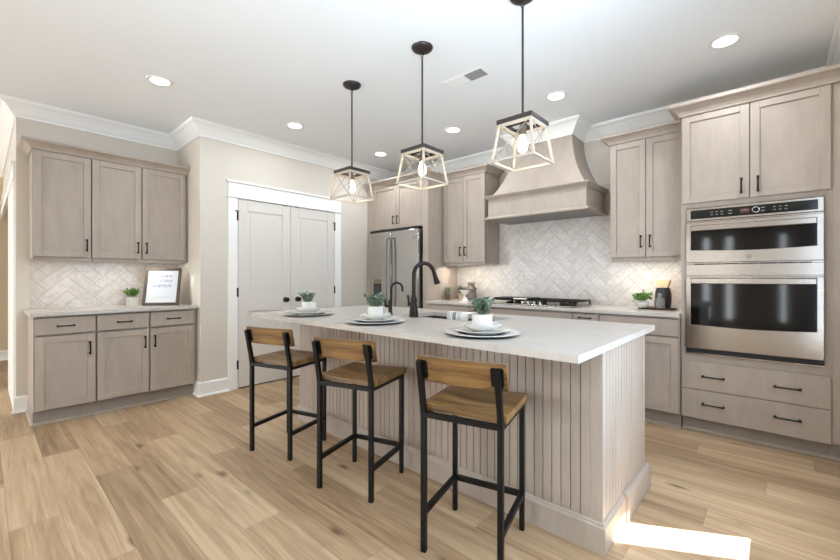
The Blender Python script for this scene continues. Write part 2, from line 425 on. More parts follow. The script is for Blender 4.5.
# pantry double doors
dy0, dym, dy1 = 1.838, 2.458, 3.085; dz1 = 2.05
w = MB()
w.box(XD, XD+.018, 1.738, dy0-.003, 0, dz1+.003).box(XD, XD+.018, dy1+.003, 3.195, 0, dz1+.003)
w.box(XD, XD+.022, 1.738, 3.195, dz1+.012, 2.215, .002).box(XD, XD+.034, 1.722, 3.211, dz1+.001, dz1+.014, .003).box(XD, XD+.040, 1.716, 3.217, 2.213, 2.236, .003)
struct(w.obj('trim_3', 'white'), 'white craftsman casing with header around pantry doors', 'trim')
MB().box(XD-.001, XD+.002, dy0-.004, dy1+.004, .002, dz1).obj('door_gap_shade', 'darkgap')['kind'] = 'structure'  # black sheet behind the doors paints shade into their gaps
def pantry_door(name, ya, yb, knob_y, hinge_y):
    d = MB(); xa, xb = XD+.003, XD+.018
    st = .103
    ya += .0025; yb -= .0025
    d.box(xa, xa+.004, ya, yb, .012, dz1-.004)
    d.box(xa, xb, ya, ya+st, .012, dz1-.004, .002).box(xa, xb, yb-st, yb, .012, dz1-.004, .002)
    for za, zb in ((.012, .24), (.83, 1.03), (dz1-.125, dz1-.004)): d.box(xa, xb, ya+st, yb-st, za, zb, .002)
    for za, zb in ((.24, .83), (1.03, dz1-.125)):
        d.box(xa, xa+.0075, ya+st+.03, yb-st-.03, za+.03, zb-.03, .002)
    o = struct(d.obj(name, 'doorw'), None)
    k = MB().lathe([(0, 0), (.030, 0), (.031, .004), (.026, .008), (.012, .012), (.010, .020), (.020, .024), (.027, .034), (.0285, .044), (.025, .056), (.014, .064), (0, .066)], n=24)
    ko = k.obj('door_knob', 'bronze', o, True); ko.rotation_euler = (0, PI/2, 0); ko.location = (xb, knob_y, .939); ko['label'] = 'dark bronze knob'
    for z in (.26, 1.04, 1.86):
        h = MB().box(XD+.010, XD+.022, hinge_y-.009, hinge_y+.009, z-.045, z+.045).tube([(XD+.023, hinge_y, z-.05), (XD+.023, hinge_y, z+.05)], .006, 8)
        if z > 1.5: h.box(XD+.016, XD+.024, hinge_y-.028, hinge_y+.01, z+.048, z+.060)
        h.obj('hinge', 'black', o)
    c = MB().box(XD+.004, XD+.020, knob_y-.03, knob_y+.03, dz1-.006, dz1+.002); c.obj('door_catch', 'black', o)
    return o
pantry_door('door_1', dy0, dym, 2.39, dy0-.004)
pantry_door('door_2', dym, dy1, 2.545, dy1+.004)

# herringbone splashbacks
tag(MB().box(XL+.001, XL+.010, .29, YW-.001, .905, 1.372).obj('tile_backsplash', 'tileY'), 'white marble herringbone tile behind the framed print and left counter', 'backsplash')
w = MB().box(-3.157, -.545, YB-.010, YB-.001, .905, 1.375).box(-2.513, -1.143, YB-.010, YB-.001, 1.375, 2.15)
tag(w.obj('tile_backsplash', 'tileX'), 'cream marble herringbone tile under the range hood and behind cooktop', 'backsplash')
# light switch on the pantry return
sw = tag(MB().box(-4.55, -4.472, YW-.006, YW-.0005, 1.10, 1.225, .002).obj('light_switch', 'switch'), 'white light switch plate on beige wall beside the framed print', 'light switch')
MB().box(-4.524, -4.498, YW-.011, YW-.005, 1.13, 1.195, .002).obj('rocker', 'switch', sw)

# ------------------------------------------------------------------ cabinets
def handle(parent, x, z, vertical, L=.110, y=-.021):
    m = MB(); so = .030
    def P(t, d): return (x, y-d, z+t) if vertical else (x+t, y-d, z)
    for t in (-L/2+.008, L/2-.008):
        m.tube([P(t, 0), P(t, .004), P(t, so)], [.0075, .0052, .0048], 8)
    n = 8
    m.tube([P(-L/2+L*i/n, so+.003*math.sin(PI*i/n)) for i in range(n+1)], [.0078, .0062, .0056, .0056, .0056, .0056, .0056, .0062, .0078], 8)
    return m.obj('handle', 'bronze', parent, True)
def shaker(parent, x0, x1, z0, z1, hx=None, hz=None, name='door', rail=.052, yf=-.021):
    d = MB(); b = .0018
    d.box(x0+rail-.004, x1-rail+.004, yf+.011, yf+.019, z0+rail-.004, z1-rail+.004)
    d.box(x0, x0+rail, yf, -.001, z0, z1, b).box(x1-rail, x1, yf, -.001, z0, z1, b)
    d.box(x0+rail, x1-rail, yf, -.001, z0, z0+rail, b).box(x0+rail, x1-rail, yf, -.001, z1-rail, z1, b)
    o = d.obj(name, 'wood', parent)
    if hx is not None: handle(o, hx, hz, True, y=yf)
    return o
def slab(parent, x0, x1, z0, z1, hxs=(), yf=-.021, hz=None, L=.114):
    o = MB().box(x0, x1, yf, -.001, z0, z1, .002).obj('drawer', 'wood', parent)
    for hx in hxs: handle(o, hx, (z0+z1)/2 if hz is None else hz, False, L, yf)
    return o
def carcass(parent, x0, x1, z0, z1, depth, name='body'):
    return MB().box(x0, x1, .016, depth, z0, z1, .001).obj(name, 'wood', parent)
def toe(parent, x0, x1, depth, left=False, right=False, rec=.055):
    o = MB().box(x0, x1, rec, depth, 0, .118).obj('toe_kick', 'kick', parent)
    path = [(x0, rec), (x1, rec)]
    if left: path = [(x0, depth)] + path
    if right: path = path + [(x1, depth)]
    MB().sweep(path, [(0, 0), (.016, 0), (.015, .009), (.009, .016), (0, .018)]).obj('shoe_moulding', 'wood', o)

# left run: local x runs along +Y, local y into the wall
XF = -4.386
def left_cab(name, label, cat, y0, x=XF, group=None): return thing(name, label, cat, (x, y0, 0), PI/2, group)
RUN = 'base cabinets along the left wall'
dL = -XL + XF - .0  # depth
dL = XF - XL - .001
c = left_cab('base_cabinet', 'taupe one-door base cabinet under the left counter, beside the opening', 'cabinet', .272, group=RUN)
carcass(c, 0, .396, .118, .883, dL); toe(c, 0, .396, dL, left=True)
slab(c, .010, .383, .734, .868, (.19,)); shaker(c, .010, .383, .128, .718, .345, .60)
c = left_cab('base_cabinet', 'taupe two-door base cabinet below the small potted plant and framed print', 'cabinet', .669, group=RUN)
carcass(c, 0, .799, .118, .883, dL); toe(c, 0, .799, dL)
slab(c, -.001, .379, .734, .868, (.19,)); slab(c, .391, .764, .734, .868, (.578,))
shaker(c, -.001, .379, .128, .718, .345, .60); shaker(c, .391, .764, .128, .718, .423, .60)
tag(MB().box(XL+.0005, -4.34, .246, YW-.0005, .884, .914, .003).obj('countertop', 'quartz'), 'white quartz countertop on the left cabinet run', 'countertop')
XU = -4.671
UL = 'wall cabinets on the left wall'
dU = XU - XL - .001
def led(parent, x0, x1, y, z, energy, rz=0):
    MB().box(x0-.029, x1+.029, .0, .018, z-.022, z+.012, .001).obj('light_rail', 'wood', parent)
    o = MB().box(x0, x1, .024, .044, z-.008, z).obj('light_strip', 'led', parent)
    light('under_cabinet_light', 'AREA', ((x0+x1)/2, .05, z-.012), energy*3.0, (1, .95, .86), (0, 0, 0), parent, shape='RECTANGLE', size=x1-x0, size_y=.03)
c = left_cab('wall_cabinet', 'taupe one-door wall cabinet at outer end of the left uppers', 'cabinet', .283, XU, UL)
carcass(c, 0, .386, 1.366, 2.300, dU); shaker(c, .004, .382, 1.380, 2.285, .352, 1.49)
led(c, .03, .37, .2, 1.366, .33)
c = left_cab('wall_cabinet', 'taupe two-door wall cabinet above the framed print', 'cabinet', .670, XU, UL)
carcass(c, 0, .797, 1.366, 2.300, dU); shaker(c, .004, .382, 1.380, 2.285, .352, 1.49); shaker(c, .391, .770, 1.380, 2.285, .422, 1.49)
led(c, .03, .70, .2, 1.366, .66)
CC = [(0, 0), (.010, 0), (.014, .012), (.026, .028), (.048, .046), (.066, .054), (.070, .060), (.072, .074), (.0, .074)]
tag(MB().sweep([(XL+.001, .283), (XU+.021, .283), (XU+.021, YW-.002)], CC, 2.288).obj('cabinet_crown', 'wood'), 'taupe crown moulding on top of the left wall cabinets', 'moulding')

# back run
YFb = 3.661                                              # carcass front of base cabinets (doors at 3.64)
dB = YB - .001 - YFb
BR = 'base cabinets along the back wall'
def back_cab(name, label, cat, x, y=YFb, group=None): return thing(name, label, cat, (x, y, 0), 0, group)
def base_unit(label, x0, x1, build, left=False):
    c = back_cab('base_cabinet', label, 'cabinet', x0, group=BR); wd = x1-x0-.001
    carcass(c, 0, wd, .118, .883, dB); toe(c, 0, wd, dB, left=left); build(c, wd)
def b_two(c, w): slab(c, .006, w-.006, .734, .868, (w/2,)); shaker(c, .006, w/2-.002, .128, .722, w/2-.035, .64); shaker(c, w/2+.002, w-.006, .128, .722, w/2+.035, .64)
def b_narrow(c, w): slab(c, .006, w-.006, .734, .868, (w/2,), hz=.835); shaker(c, .006, w-.006, .128, .722, w-.035, .64, rail=.045)
def b_cook(c, w): slab(c, .006, w-.006, .734, .868); slab(c, .006, w-.006, .44, .722, (w/2,)); slab(c, .006, w-.006, .128, .428, (w/2,))
base_unit('taupe base cabinet below the hourglass and grey jar, beside the refrigerator', -3.158, -2.512, b_two, True)
base_unit('narrow taupe pull-out cabinet left of the cooktop cabinet', -2.512, -2.278, b_narrow)
base_unit('wide taupe drawer cabinet directly under the gas cooktop', -2.278, -1.380, b_cook)
base_unit('narrow taupe pull-out cabinet right of the cooktop cabinet', -1.380, -1.146, b_narrow)
base_unit('taupe base cabinet below the wooden tray, beside the ovens', -1.146, -.546, b_two)
tag(MB().box(-3.1575, -.5425, 3.615, YB-.0105, .884, .914, .003).obj('countertop', 'quartz'), 'white quartz countertop under the range hood, along the back wall', 'countertop')
YU = 3.961; dUb = YB-.0005-YU
BU = 'wall cabinets beside the range hood'
def upper(label, x0, x1, e):
    c = back_cab('wall_cabinet', label, 'cabinet', x0, YU, BU); w = x1-x0
    carcass(c, 0, w, 1.366, 2.445, dUb); shaker(c, .004, w/2-.0025, 1.382, 2.432, w/2-.036, 1.52); shaker(c, w/2+.0025, w-.004, 1.382, 2.432, w/2+.036, 1.52)
    led(c, .04, w-.04, .16, 1.366, e*.4)
upper('taupe two-door wall cabinet left of the range hood', -3.145, -2.516, 3.0)
upper('taupe two-door wall cabinet between range hood and ovens', -1.142, -.545, 3.0)
tag(MB().sweep([(-1.142, YB-.001), (-1.142, 3.94), (-.545, 3.94)], CC, 2.436).obj('cabinet_crown', 'wood'), 'taupe crown moulding on the wall cabinet between hood and ovens', 'moulding')
tag(MB().sweep([(-4.295, 3.66), (-3.158, 3.66), (-3.158, 3.94), (-2.516, 3.94), (-2.516, YB-.001)], CC, 2.436).obj('cabinet_crown', 'wood'), 'taupe crown moulding over the refrigerator and cabinet left of the hood', 'moulding')

# refrigerator surround
c = back_cab('refrigerator_cabinet', 'taupe cabinet with tall side panels built around the refrigerator', 'cabinet', -4.21, 3.681)
dF = YB-.001-3.681
carcass(c, -.085, .967, 1.845, 2.445, dF)
shaker(c, .050, .4925, 1.852, 2.432, .457, 1.96); shaker(c, .4975, .950, 1.852, 2.432, .533, 1.96)
MB().box(-.085, .032, -.02, dF, 0, 1.845, .001).obj('side_panel', 'wood', c)
MB().box(.967, 1.052, -.02, dF, 0, 2.445, .001).obj('side_panel', 'wood', c)
MB().box(-.085, .048, -.02, -.001, 1.845, 2.445, .001).obj('filler', 'wood', c)
MB().box(.952, .967, -.02, -.001, 1.845, 2.445).obj('filler', 'wood', c)

# refrigerator
fr = thing('refrigerator', 'stainless french-door refrigerator set into taupe panels', 'refrigerator', (-3.72, 3.60, 0))
MB().box(-.448, .448, .075, .655, .02, 1.80, .004).obj('body', 'darkgap', fr)
MB().box(-.45, .45, .004, .09, 1.809, 1.838).obj('hinge_gap_shade', 'darkgap', fr)  # black bar paints the shaded gap over the doors, hinge cover included
def fdoor(x0, x1, z0, z1, hx, name='door'):
    o = MB().box(x0, x1, 0, .068, z0, z1, .005).obj(name, 'steelz', fr, True); return o
dl = fdoor(-.45, -.032, .70, 1.808, 0); dr = fdoor(-.026, .45, .70, 1.808, 0)
dw = MB().box(-.45, .45, 0, .068, .06, .69, .012).obj('freezer_drawer', 'steelz', fr, True)
for d, hx in ((dl, -.062), (dr, .006)):
    MB().tube([(hx, .0, 1.715), (hx, -.030, 1.713), (hx, -.042, 1.69), (hx, -.050, 1.5), (hx, -.052, 1.25), (hx, -.050, 1.0), (hx, -.042, .83), (hx, -.030, .807), (hx, 0, .805)], .0105, 10).obj('handle', 'pull', d, True)
MB().tube([(-.36, 0, .63), (-.35, -.05, .63), (.35, -.05, .63), (.36, 0, .63)], .012, 10).obj('handle', 'bronze', dw, True)
dp = MB(); dp.box(-.365, -.355, -.006, .002, .90, 1.105).box(-.235, -.225, -.006, .002, .90, 1.105).box(-.365, -.225, -.006, .002, 1.095, 1.115).box(-.365, -.225, -.006, .002, .89, .905)
dpo = dp.obj('water_dispenser', 'darkgap', dl); dpo['label'] = 'black framed water dispenser'
MB().box(-.355, -.235, -.002, .003, .905, 1.095).obj('recess', 'vent_in', dpo)
MB().box(-.365, -.225, -.005, .002, 1.118, 1.175).obj('control_strip', 'steel', dpo)
MB().lathe([(0, 0), (.016, 0), (.016, .003), (0, .003)], n=20).obj('badge', 'chrome', dr, True, (.385, -.0005, 1.70)).rotation_euler = (PI/2, 0, 0)

# range hood
hd = thing('range_hood', 'taupe wooden range hood with flared chimney above the cooktop', 'range hood', (-1.81, YB, 0))
NS = 14; rings = []
for i in range(NS+1):
    t = i/NS; z = 2.085 + (H-.002-2.085)*t; tt = min(1, t/.86)
    wv = .315 + .195*(1-tt)**2.1; yv = .34 + .175*(1-tt)**2.1
    rings.append([(-wv, -.0115, z), (wv, -.0115, z), (wv, -yv, z), (-wv, -yv, z)])
MB().ring_loft(rings).obj('chimney', 'wood', hd, True)
hw, hy = .527, .545
MB().box(-hw, hw, -hy, -.0115, 1.862, 2.060, .001).obj('apron', 'wood', hd)
MD = [(-.02, 0), (.010, 0), (.016, .010), (.030, .022), (.038, .030), (.038, .040), (-.02, .040)]
MB().sweep([(-hw, -.0115), (-hw, -hy), (hw, -hy), (hw, -.0115)], MD, 2.050).obj('upper_moulding', 'wood', hd)
MD2 = [(-.03, 0), (.034, 0), (.034, .014), (.020, .022), (.010, .034), (-.03, .034)]
MB().sweep([(-hw, -.0115), (-hw, -hy), (hw, -hy), (hw, -.0115)], MD2, 1.832).obj('lower_moulding', 'wood', hd)
hl = MB().box(-hw+.030, hw-.030, -hy+.030, -.03, 1.834, 1.858).obj('vent_insert', 'ventg', hd); hl['label'] = 'grey metal underside of the hood'

# tall oven cabinet
YO = 3.701; OX0, OX1 = -.540, .287
oc = thing('oven_cabinet', 'tall taupe cabinet housing the double wall oven', 'cabinet', (OX0, YO, 0)); ow = OX1-OX0; dO = YB-.001-YO
b = MB()
b.box(0, ow, 0, dO, .118, .628).box(0, ow, 0, dO, 1.738, 2.466).box(0, .034, 0, dO, .628, 1.738).box(ow-.036, ow, 0, dO, .628, 1.738).box(.034, ow-.036, dO-.02, dO, .628, 1.738)
b.box(-.002, .0325, -.003, .001, .118, 2.466).obj('body', 'wood', oc)
toe(oc, 0, ow+.11, dO)
shaker(oc, .006, .411, 1.775, 2.456, .368, 1.862); shaker(oc, .417, .818, 1.775, 2.456, .459, 1.862)
slab(oc, .003, .818, .340, .553, (.203, .611), hz=.445, L=.14); slab(oc, .003, .818, .113, .334, (.203, .611), hz=.235, L=.14)
MB().box(ow, XR-.001-OX0, -.002, .02, .118, 2.466, .001).obj('filler', 'wood', oc)
tag(MB().sweep([(OX0, YB-.001), (OX0, YO-.021), (XR-.001, YO-.021)], [(a*1.12, b_*1.18) for a, b_ in CC], 2.456).obj('cabinet_crown', 'wood'), 'taupe crown moulding on top of the tall oven cabinet', 'moulding')

# double oven (microwave above oven)
ov = thing('double_wall_oven', 'stainless microwave and oven combination in the tall taupe cabinet', 'oven', (-.130, YO, 0)); OW = .378
MB().box(-OW+.03, OW-.03, 0, .50, .64, 1.72).obj('body', 'darkgap', ov)
MB().box(-OW, OW, -.012, .0, .63, 1.735, .002).obj('trim_frame', 'steel', ov)
cp = MB().box(-OW, OW, -.030, -.011, 1.632, 1.730, .004).obj('control_panel', 'steel', ov)
g = MB().box(-.347, .349, -.033, -.029, 1.648, 1.714, .002).obj('display', 'panelb', cp)
ic = MB(); random.seed(3)
for gx in (-.215, -.185, -.155, .135, .165, .195):
    for gz in (1.670, 1.690): ic.box(gx-.007, gx+.007, -.0338, -.0325, gz-.002, gz+.002)
for gx in (-.105, .075):
    for gz in (1.670, 1.692): ic.box(gx-.010, gx+.010, -.0338, -.0325, gz-.0025, gz+.0025)
ic.box(-.022, -.016, -.0338, -.0325, 1.682, 1.690)
for k in range(7): ic.box(-.045+k*.006, -.0415+k*.006, -.0338, -.0325, 1.683, 1.687+.003*random.random())
ic.obj('panel_printing', 'icon', g)
MB().box(-.050, .004, -.0334, -.0325, 1.664, 1.698).obj('lit_readout', 'red', g)
rg = MB(); n = 28
rg.tube([(.038+.019*math.cos(2*PI*k/n), -.035, 1.681+.019*math.sin(2*PI*k/n)) for k in range(n+1)], .003, 8)
rg.obj('dial', 'ring', g, True)
def oven_door(name, z0, z1, gz0, gz1, hz):
    d = MB().box(-OW, OW, -.040, -.011, z0, z1, .004).obj(name, 'steel', ov)
    # glass with a softly curved lower edge
    gx0, gx1 = -.345, .345; pts = [(gx0, -.0405, gz1), (gx0, -.0405, gz0+.008)]
    for k in range(13):
        a = k/12; pts.append((gx0+(gx1-gx0)*a, -.0405, gz0+.008-.012*math.sin(PI*a)))
    pts += [(gx1, -.0405, gz1)]
    MB().prism(pts, (0, -.003, 0)).obj('window', 'glassb', d)
    h = MB(); h.box(-.342, .342, -.066, -.052, hz-.020, hz+.020, .004)
    for sx in (-.325, .325): h.box(sx-.012, sx+.012, -.054, -.040, hz-.012, hz+.012, .002)
    h.obj('handle', 'steel', d)
    return d
mw = oven_door('microwave_door', 1.312, 1.622, 1.400, 1.596, 1.573)
od = oven_door('oven_door', .655, 1.205, .830, 1.196, 1.172)
vs = MB().box(-OW, OW, -.034, -.011, 1.214, 1.300, .003).obj('vent_strip', 'steel', ov)
vg = MB()
for a, b_ in ((-.32, -.26), (-.25, -.16), (-.15, -.06), (-.05, .05), (.06, .15), (.16, .25), (.26, .32)): vg.box(a, b_, -.036, -.033, 1.296, 1.3045)
vg.obj('vent_slots', 'darkgap', vs)
bv = MB().box(-OW, OW, -.020, -.011, .618, .652).obj('lower_vent', 'darkgap', ov)
MB().box(-OW, OW, -.030, -.012, .612, .620).obj('sill_strip', 'steel', ov)
lg = MB(); n = 24
lg.tube([(.0+.0165*math.cos(2*PI*k/n), -.0405, 1.352+.0165*math.sin(2*PI*k/n)) for k in range(n+1)], .0016, 6)
lg.tube([(-.002, -.0405, 1.358), (-.007, -.0405, 1.359), (-.009, -.0405, 1.352), (-.006, -.0405, 1.346), (-.002, -.0405, 1.348), (-.002, -.0405, 1.352), (-.005, -.0405, 1.352)], .0012, 6)
lg.tube([(.008, -.0405, 1.358), (.003, -.0405, 1.359), (.002, -.0405, 1.354), (.006, -.0405, 1.352), (.002, -.0405, 1.349), (.003, -.0405, 1.345), (.008, -.0405, 1.347)], .0012, 6)
lg.obj('badge', 'logo', mw, True)['label'] = 'round maker badge in grey metal'

# cooktop
ck = thing('gas_cooktop', 'stainless gas cooktop with black grates under the hood', 'cooktop', (-1.83, 3.93, .914))
MB().box(-.455, .455, -.235, .235, 0, .014, .005).obj('tray', 'steel', ck)
for gx in (-.30, 0, .30):
    g = MB(); a, b_ = gx-.145, gx+.145
    for yy in (-.215, -.11, 0, .11, .215): g.box(a, b_, yy-.006, yy+.006, .044, .058, .002)
    for xx in (a+.006, gx-.05, gx+.05, b_-.006): g.box(xx-.006, xx+.006, -.221, .221, .044, .058, .002)
    for xx in (a+.008, b_-.008):
        for yy in (-.213, .213): g.box(xx-.007, xx+.007, yy-.007, yy+.007, .013, .046)
    g.obj('grate', 'black', ck)
for bx, by in ((-.30, -.1), (-.30, .12), (0, .06), (.30, -.1), (.30, .12)):
    MB().lathe([(0, .013), (.045, .013), (.045, .022), (.034, .024), (.034, .032), (0, .034)], (bx, by, 0), 20).obj('burner', 'black', ck, True)
gd = MB().box(-.44, -.02, -.20, .05, .0585, .072, .004).obj('griddle', 'black', ck)
MB().box(-.20, -.05, -.205, -.198, .060, .071).obj('griddle_grip', 'steel', gd)
for kx in (-.17, -.105, -.04, .025, .09):
    MB().lathe([(0, .013), (.021, .013), (.021, .020), (.016, .022), (.015, .040), (0, .042)], (kx, -.185, 0), 18).obj('knob', 'chrome', ck, True)

# ------------------------------------------------------------------ island
IX0, IX1, IY0, IY1 = -2.985, -.552, 1.800, 2.535
isl = thing('kitchen_island', 'taupe beadboard kitchen island in the middle of the room', 'kitchen island', (0, 0, 0))
def bead(along, a0, a1, z0, z1, fixed, sgn, pitch=.0445, name='beadboard_panel'):
    """vertical V-groove boards as one continuous skin"""
    n = max(1, round((a1-a0)/pitch)); p = (a1-a0)/n; pts = []
    for i in range(n):
        q = a0+i*p
        if i: pts += [(q-.0026, 0), (q-.0010, -.0075), (q+.0010, -.0075), (q+.0026, 0)]
        else: pts.append((q, 0))
    pts.append((a1, 0)); pts += [(a1, -.018), (a0, -.018)]
    P = [((a, fixed+sgn*d, z0) if along == 'x' else (fixed+sgn*d, a, z0)) for a, d in pts]
    return MB().prism(P, (0, 0, z1-z0)).obj(name, 'wood', isl)
MB().box(IX0+.02, IX1-.02, IY0+.02, 2.08, 0, .883).box(IX0+.02, IX1-.02, 2.08, IY1, 0, .60).box(IX0+.02, -2.2, 2.08, IY1, .6, .883).box(-1.28, IX1-.02, 2.08, IY1, .6, .883).box(-2.2, -1.28, 2.515, IY1, .6, .883).obj('body', 'wood', isl)
bead('x', IX0+.03, IX1-.05, .13, .883, IY0, -1)
bead('y', IY0+.012, IY1-.035, .13, .883, IX1, 1)
bead('y', IY0+.012, IY1-.035, .13, .883, IX0, -1)
for x0, x1, y0, y1 in ((IX1-.050, IX1+.002, IY0-.002, IY0+.012), (IX0-.002, IX0+.030, IY0-.002, IY0+.012), (IX1-.03, IX1+.004, IY1-.035, IY1+.002), (IX0-.004, IX0+.03, IY1-.035, IY1+.002)):
    MB().box(x0, x1, y0, y1, .0, .883, .001).obj('corner_post', 'wood', isl)
IB = [(0, 0), (.015, 0), (.015, .112), (.012, .120), (.009, .122), (.009, .128), (.004, .134), (0, .134)]
MB().sweep([(IX0, 2.1), (IX0, IY0), (IX1, IY0), (IX1, 2.105)][::1], IB).obj('base_moulding', 'wood', isl)
IB2 = [(0, 0), (.027, 0), (.027, .116), (.024, .124), (.020, .126), (.020, .132), (.014, .138), (0, .138)]
MB().sweep([(IX1, 2.105), (IX1, IY1), (IX0, IY1), (IX0, 2.105)], IB2).obj('base_moulding', 'wood', isl)
# back doors of the island
for k in range(4):
    x0 = IX0+.05+k*.583
    if k in (1, 2): continue
    sh = MB().box(x0, x0+.57, IY1, IY1+.02, .15, .87, .002).obj('door', 'wood', isl)
# worktop with the sink cut-out
SX0, SX1, SY0, SY1 = -2.10, -1.36, 2.125, 2.50
w = MB(); cx0, cx1, cy0, cy1 = -3.13, -.527, 1.447, 2.690
xs_ = [cx0, SX0, SX1, cx1]; ys_ = [cy0, SY0, SY1, cy1]
for zz in (.884, .914):
    for i in range(3):
        for j in range(3):
            if (i, j) == (1, 1): continue
            w.bm.faces.new([w.bm.verts.new((x, y, zz)) for x, y in ((xs_[i], ys_[j]), (xs_[i+1], ys_[j]), (xs_[i+1], ys_[j+1]), (xs_[i], ys_[j+1]))])
for (xa, ya, xb, yb) in ((cx0, cy0, cx1, cy0), (cx1, cy0, cx1, cy1), (cx1, cy1, cx0, cy1), (cx0, cy1, cx0, cy0), (SX0, SY0, SX1, SY0), (SX1, SY0, SX1, SY1), (SX1, SY1, SX0, SY1), (SX0, SY1, SX0, SY0)):
    xv = sorted({xa, xb, *[v for v in xs_ if min(xa, xb) < v < max(xa, xb)]}); yv = sorted({ya, yb, *[v for v in ys_ if min(ya, yb) < v < max(ya, yb)]})
    seg = [(x, ya) for x in xv] if ya == yb else [(xa, y) for y in yv]
    for p, q in zip(seg, seg[1:]):
        w.bm.faces.new([w.bm.verts.new(v) for v in ((*p, .884), (*q, .884), (*q, .914), (*p, .914))])
bmesh.ops.remove_doubles(w.bm, verts=w.bm.verts[:], dist=1e-5)
tag(w.obj('countertop', 'quartz'), 'white quartz worktop on the island, set with three place settings', 'countertop')
# sink
sk = MB(); t_ = .004
sk.box(SX0-.01, SX1+.01, SY0-.01, SY1+.01, .66, .664).box(SX0-.01, SX0-.002, SY0-.01, SY1+.01, .664, .883).box(SX1+.002, SX1+.01, SY0-.01, SY1+.01, .664, .883)
sk.box(SX0-.01, SX1+.01, SY0-.01, SY0-.002, .664, .883).box(SX0-.01, SX1+.01, SY1+.002, SY1+.01, .664, .883)
sko = tag(sk.obj('sink', 'sinkm'), 'dark undermount sink in the island worktop', 'sink')
MB().lathe([(0, 0), (.045, 0), (.045, .004), (.03, .003), (0, .002)], (-1.73, 2.31, .6642), 20).obj('drain', 'steel', sko, True)
# main faucet
fa = thing('kitchen_faucet', 'dark bronze gooseneck pull-down faucet beside the island sink', 'faucet', (-1.925, 2.075, .914))
MB().lathe([(0, 0), (.036, 0), (.036, .006), (.031, .012), (.032, .03), (.030, .055), (.024, .085), (.022, .10), (.024, .112), (.024, .130), (.019, .145), (.0145, .155), (0, .155)], n=24).obj('base', 'bronze', fa, True)
dv = Vector((.55, .83, 0)).normalized(); pts = [Vector((0, 0, .14)), Vector((0, 0, .20)), Vector((0, 0, .285))]
R = .077
for k in range(1, 13):
    a = PI - k/12*(PI*.93); pts.append(dv*(R+R*math.cos(a)) + Vector((0, 0, .302+R*1.12*math.sin(a)+.0)))
spx = MB().tube(pts, .0145, 14).obj('spout', 'bronze', fa, True)
e = pts[-1]; dd = (pts[-1]-pts[-2]).normalized()
MB().tube([e-dd*.005, e+dd*.012, e+dd*.02, e+dd*.055, e+dd*.085, e+dd*.088], [.0145, .0155, .015, .019, .023, .019], 16).obj('spray_head', 'bronze', fa, True)
hv = Vector((-.93, -.1, 0)).normalized()
MB().tube([Vector((0, 0, .085)), hv*.028+Vector((0, 0, .088)), hv*.040+Vector((0, 0, .092))], [.010, .013, .017], 12).tube([hv*.040+Vector((0, 0, .085)), hv*.046+Vector((0, 0, .115)), hv*.052+Vector((0, 0, .150)), hv*.053+Vector((0, 0, .158))], [.014, .007, .0085, .006], 12).obj('lever', 'bronze', fa, True)
# small water tap
sf = thing('water_tap', 'small dark bronze gooseneck tap left of the main faucet', 'faucet', (-2.185, 2.10, .914))
MB().lathe([(0, 0), (.017, 0), (.017, .005), (.010, .010), (.0085, .03), (0, .03)], n=20).obj('base', 'bronze', sf, True)
pts = [Vector((0, 0, .02)), Vector((0, 0, .10)), Vector((0, 0, .185))]; R = .045; dv2 = Vector((.55, .83, 0)).normalized()
for k in range(1, 11):
    a = PI - k/10*(PI*.92); pts.append(dv2*(R+R*math.cos(a)) + Vector((0, 0, .195+R*1.1*math.sin(a))))
pts.append(pts[-1]+Vector((0, 0, -.03)))
MB().tube(pts, .0085, 12).obj('spout', 'bronze', sf, True)
MB().tube([(-.028, .012, 0), (-.028, .012, .02), (-.028, .012, .085), (-.028, .012, .112)], [.015, .011, .013, .010], 14).bar((-.028, .012, .07), (0, 0, .07), .012).obj('valve_body', 'bronze', sf, True)
MB().tube([(-.03, .01, .062), (-.062, -.004, .064)], .011, 10).tube([(-.062, -.004, .062), (-.066, -.006, .118)], [.008, .006], 10).obj('lever', 'bronze', sf, True)

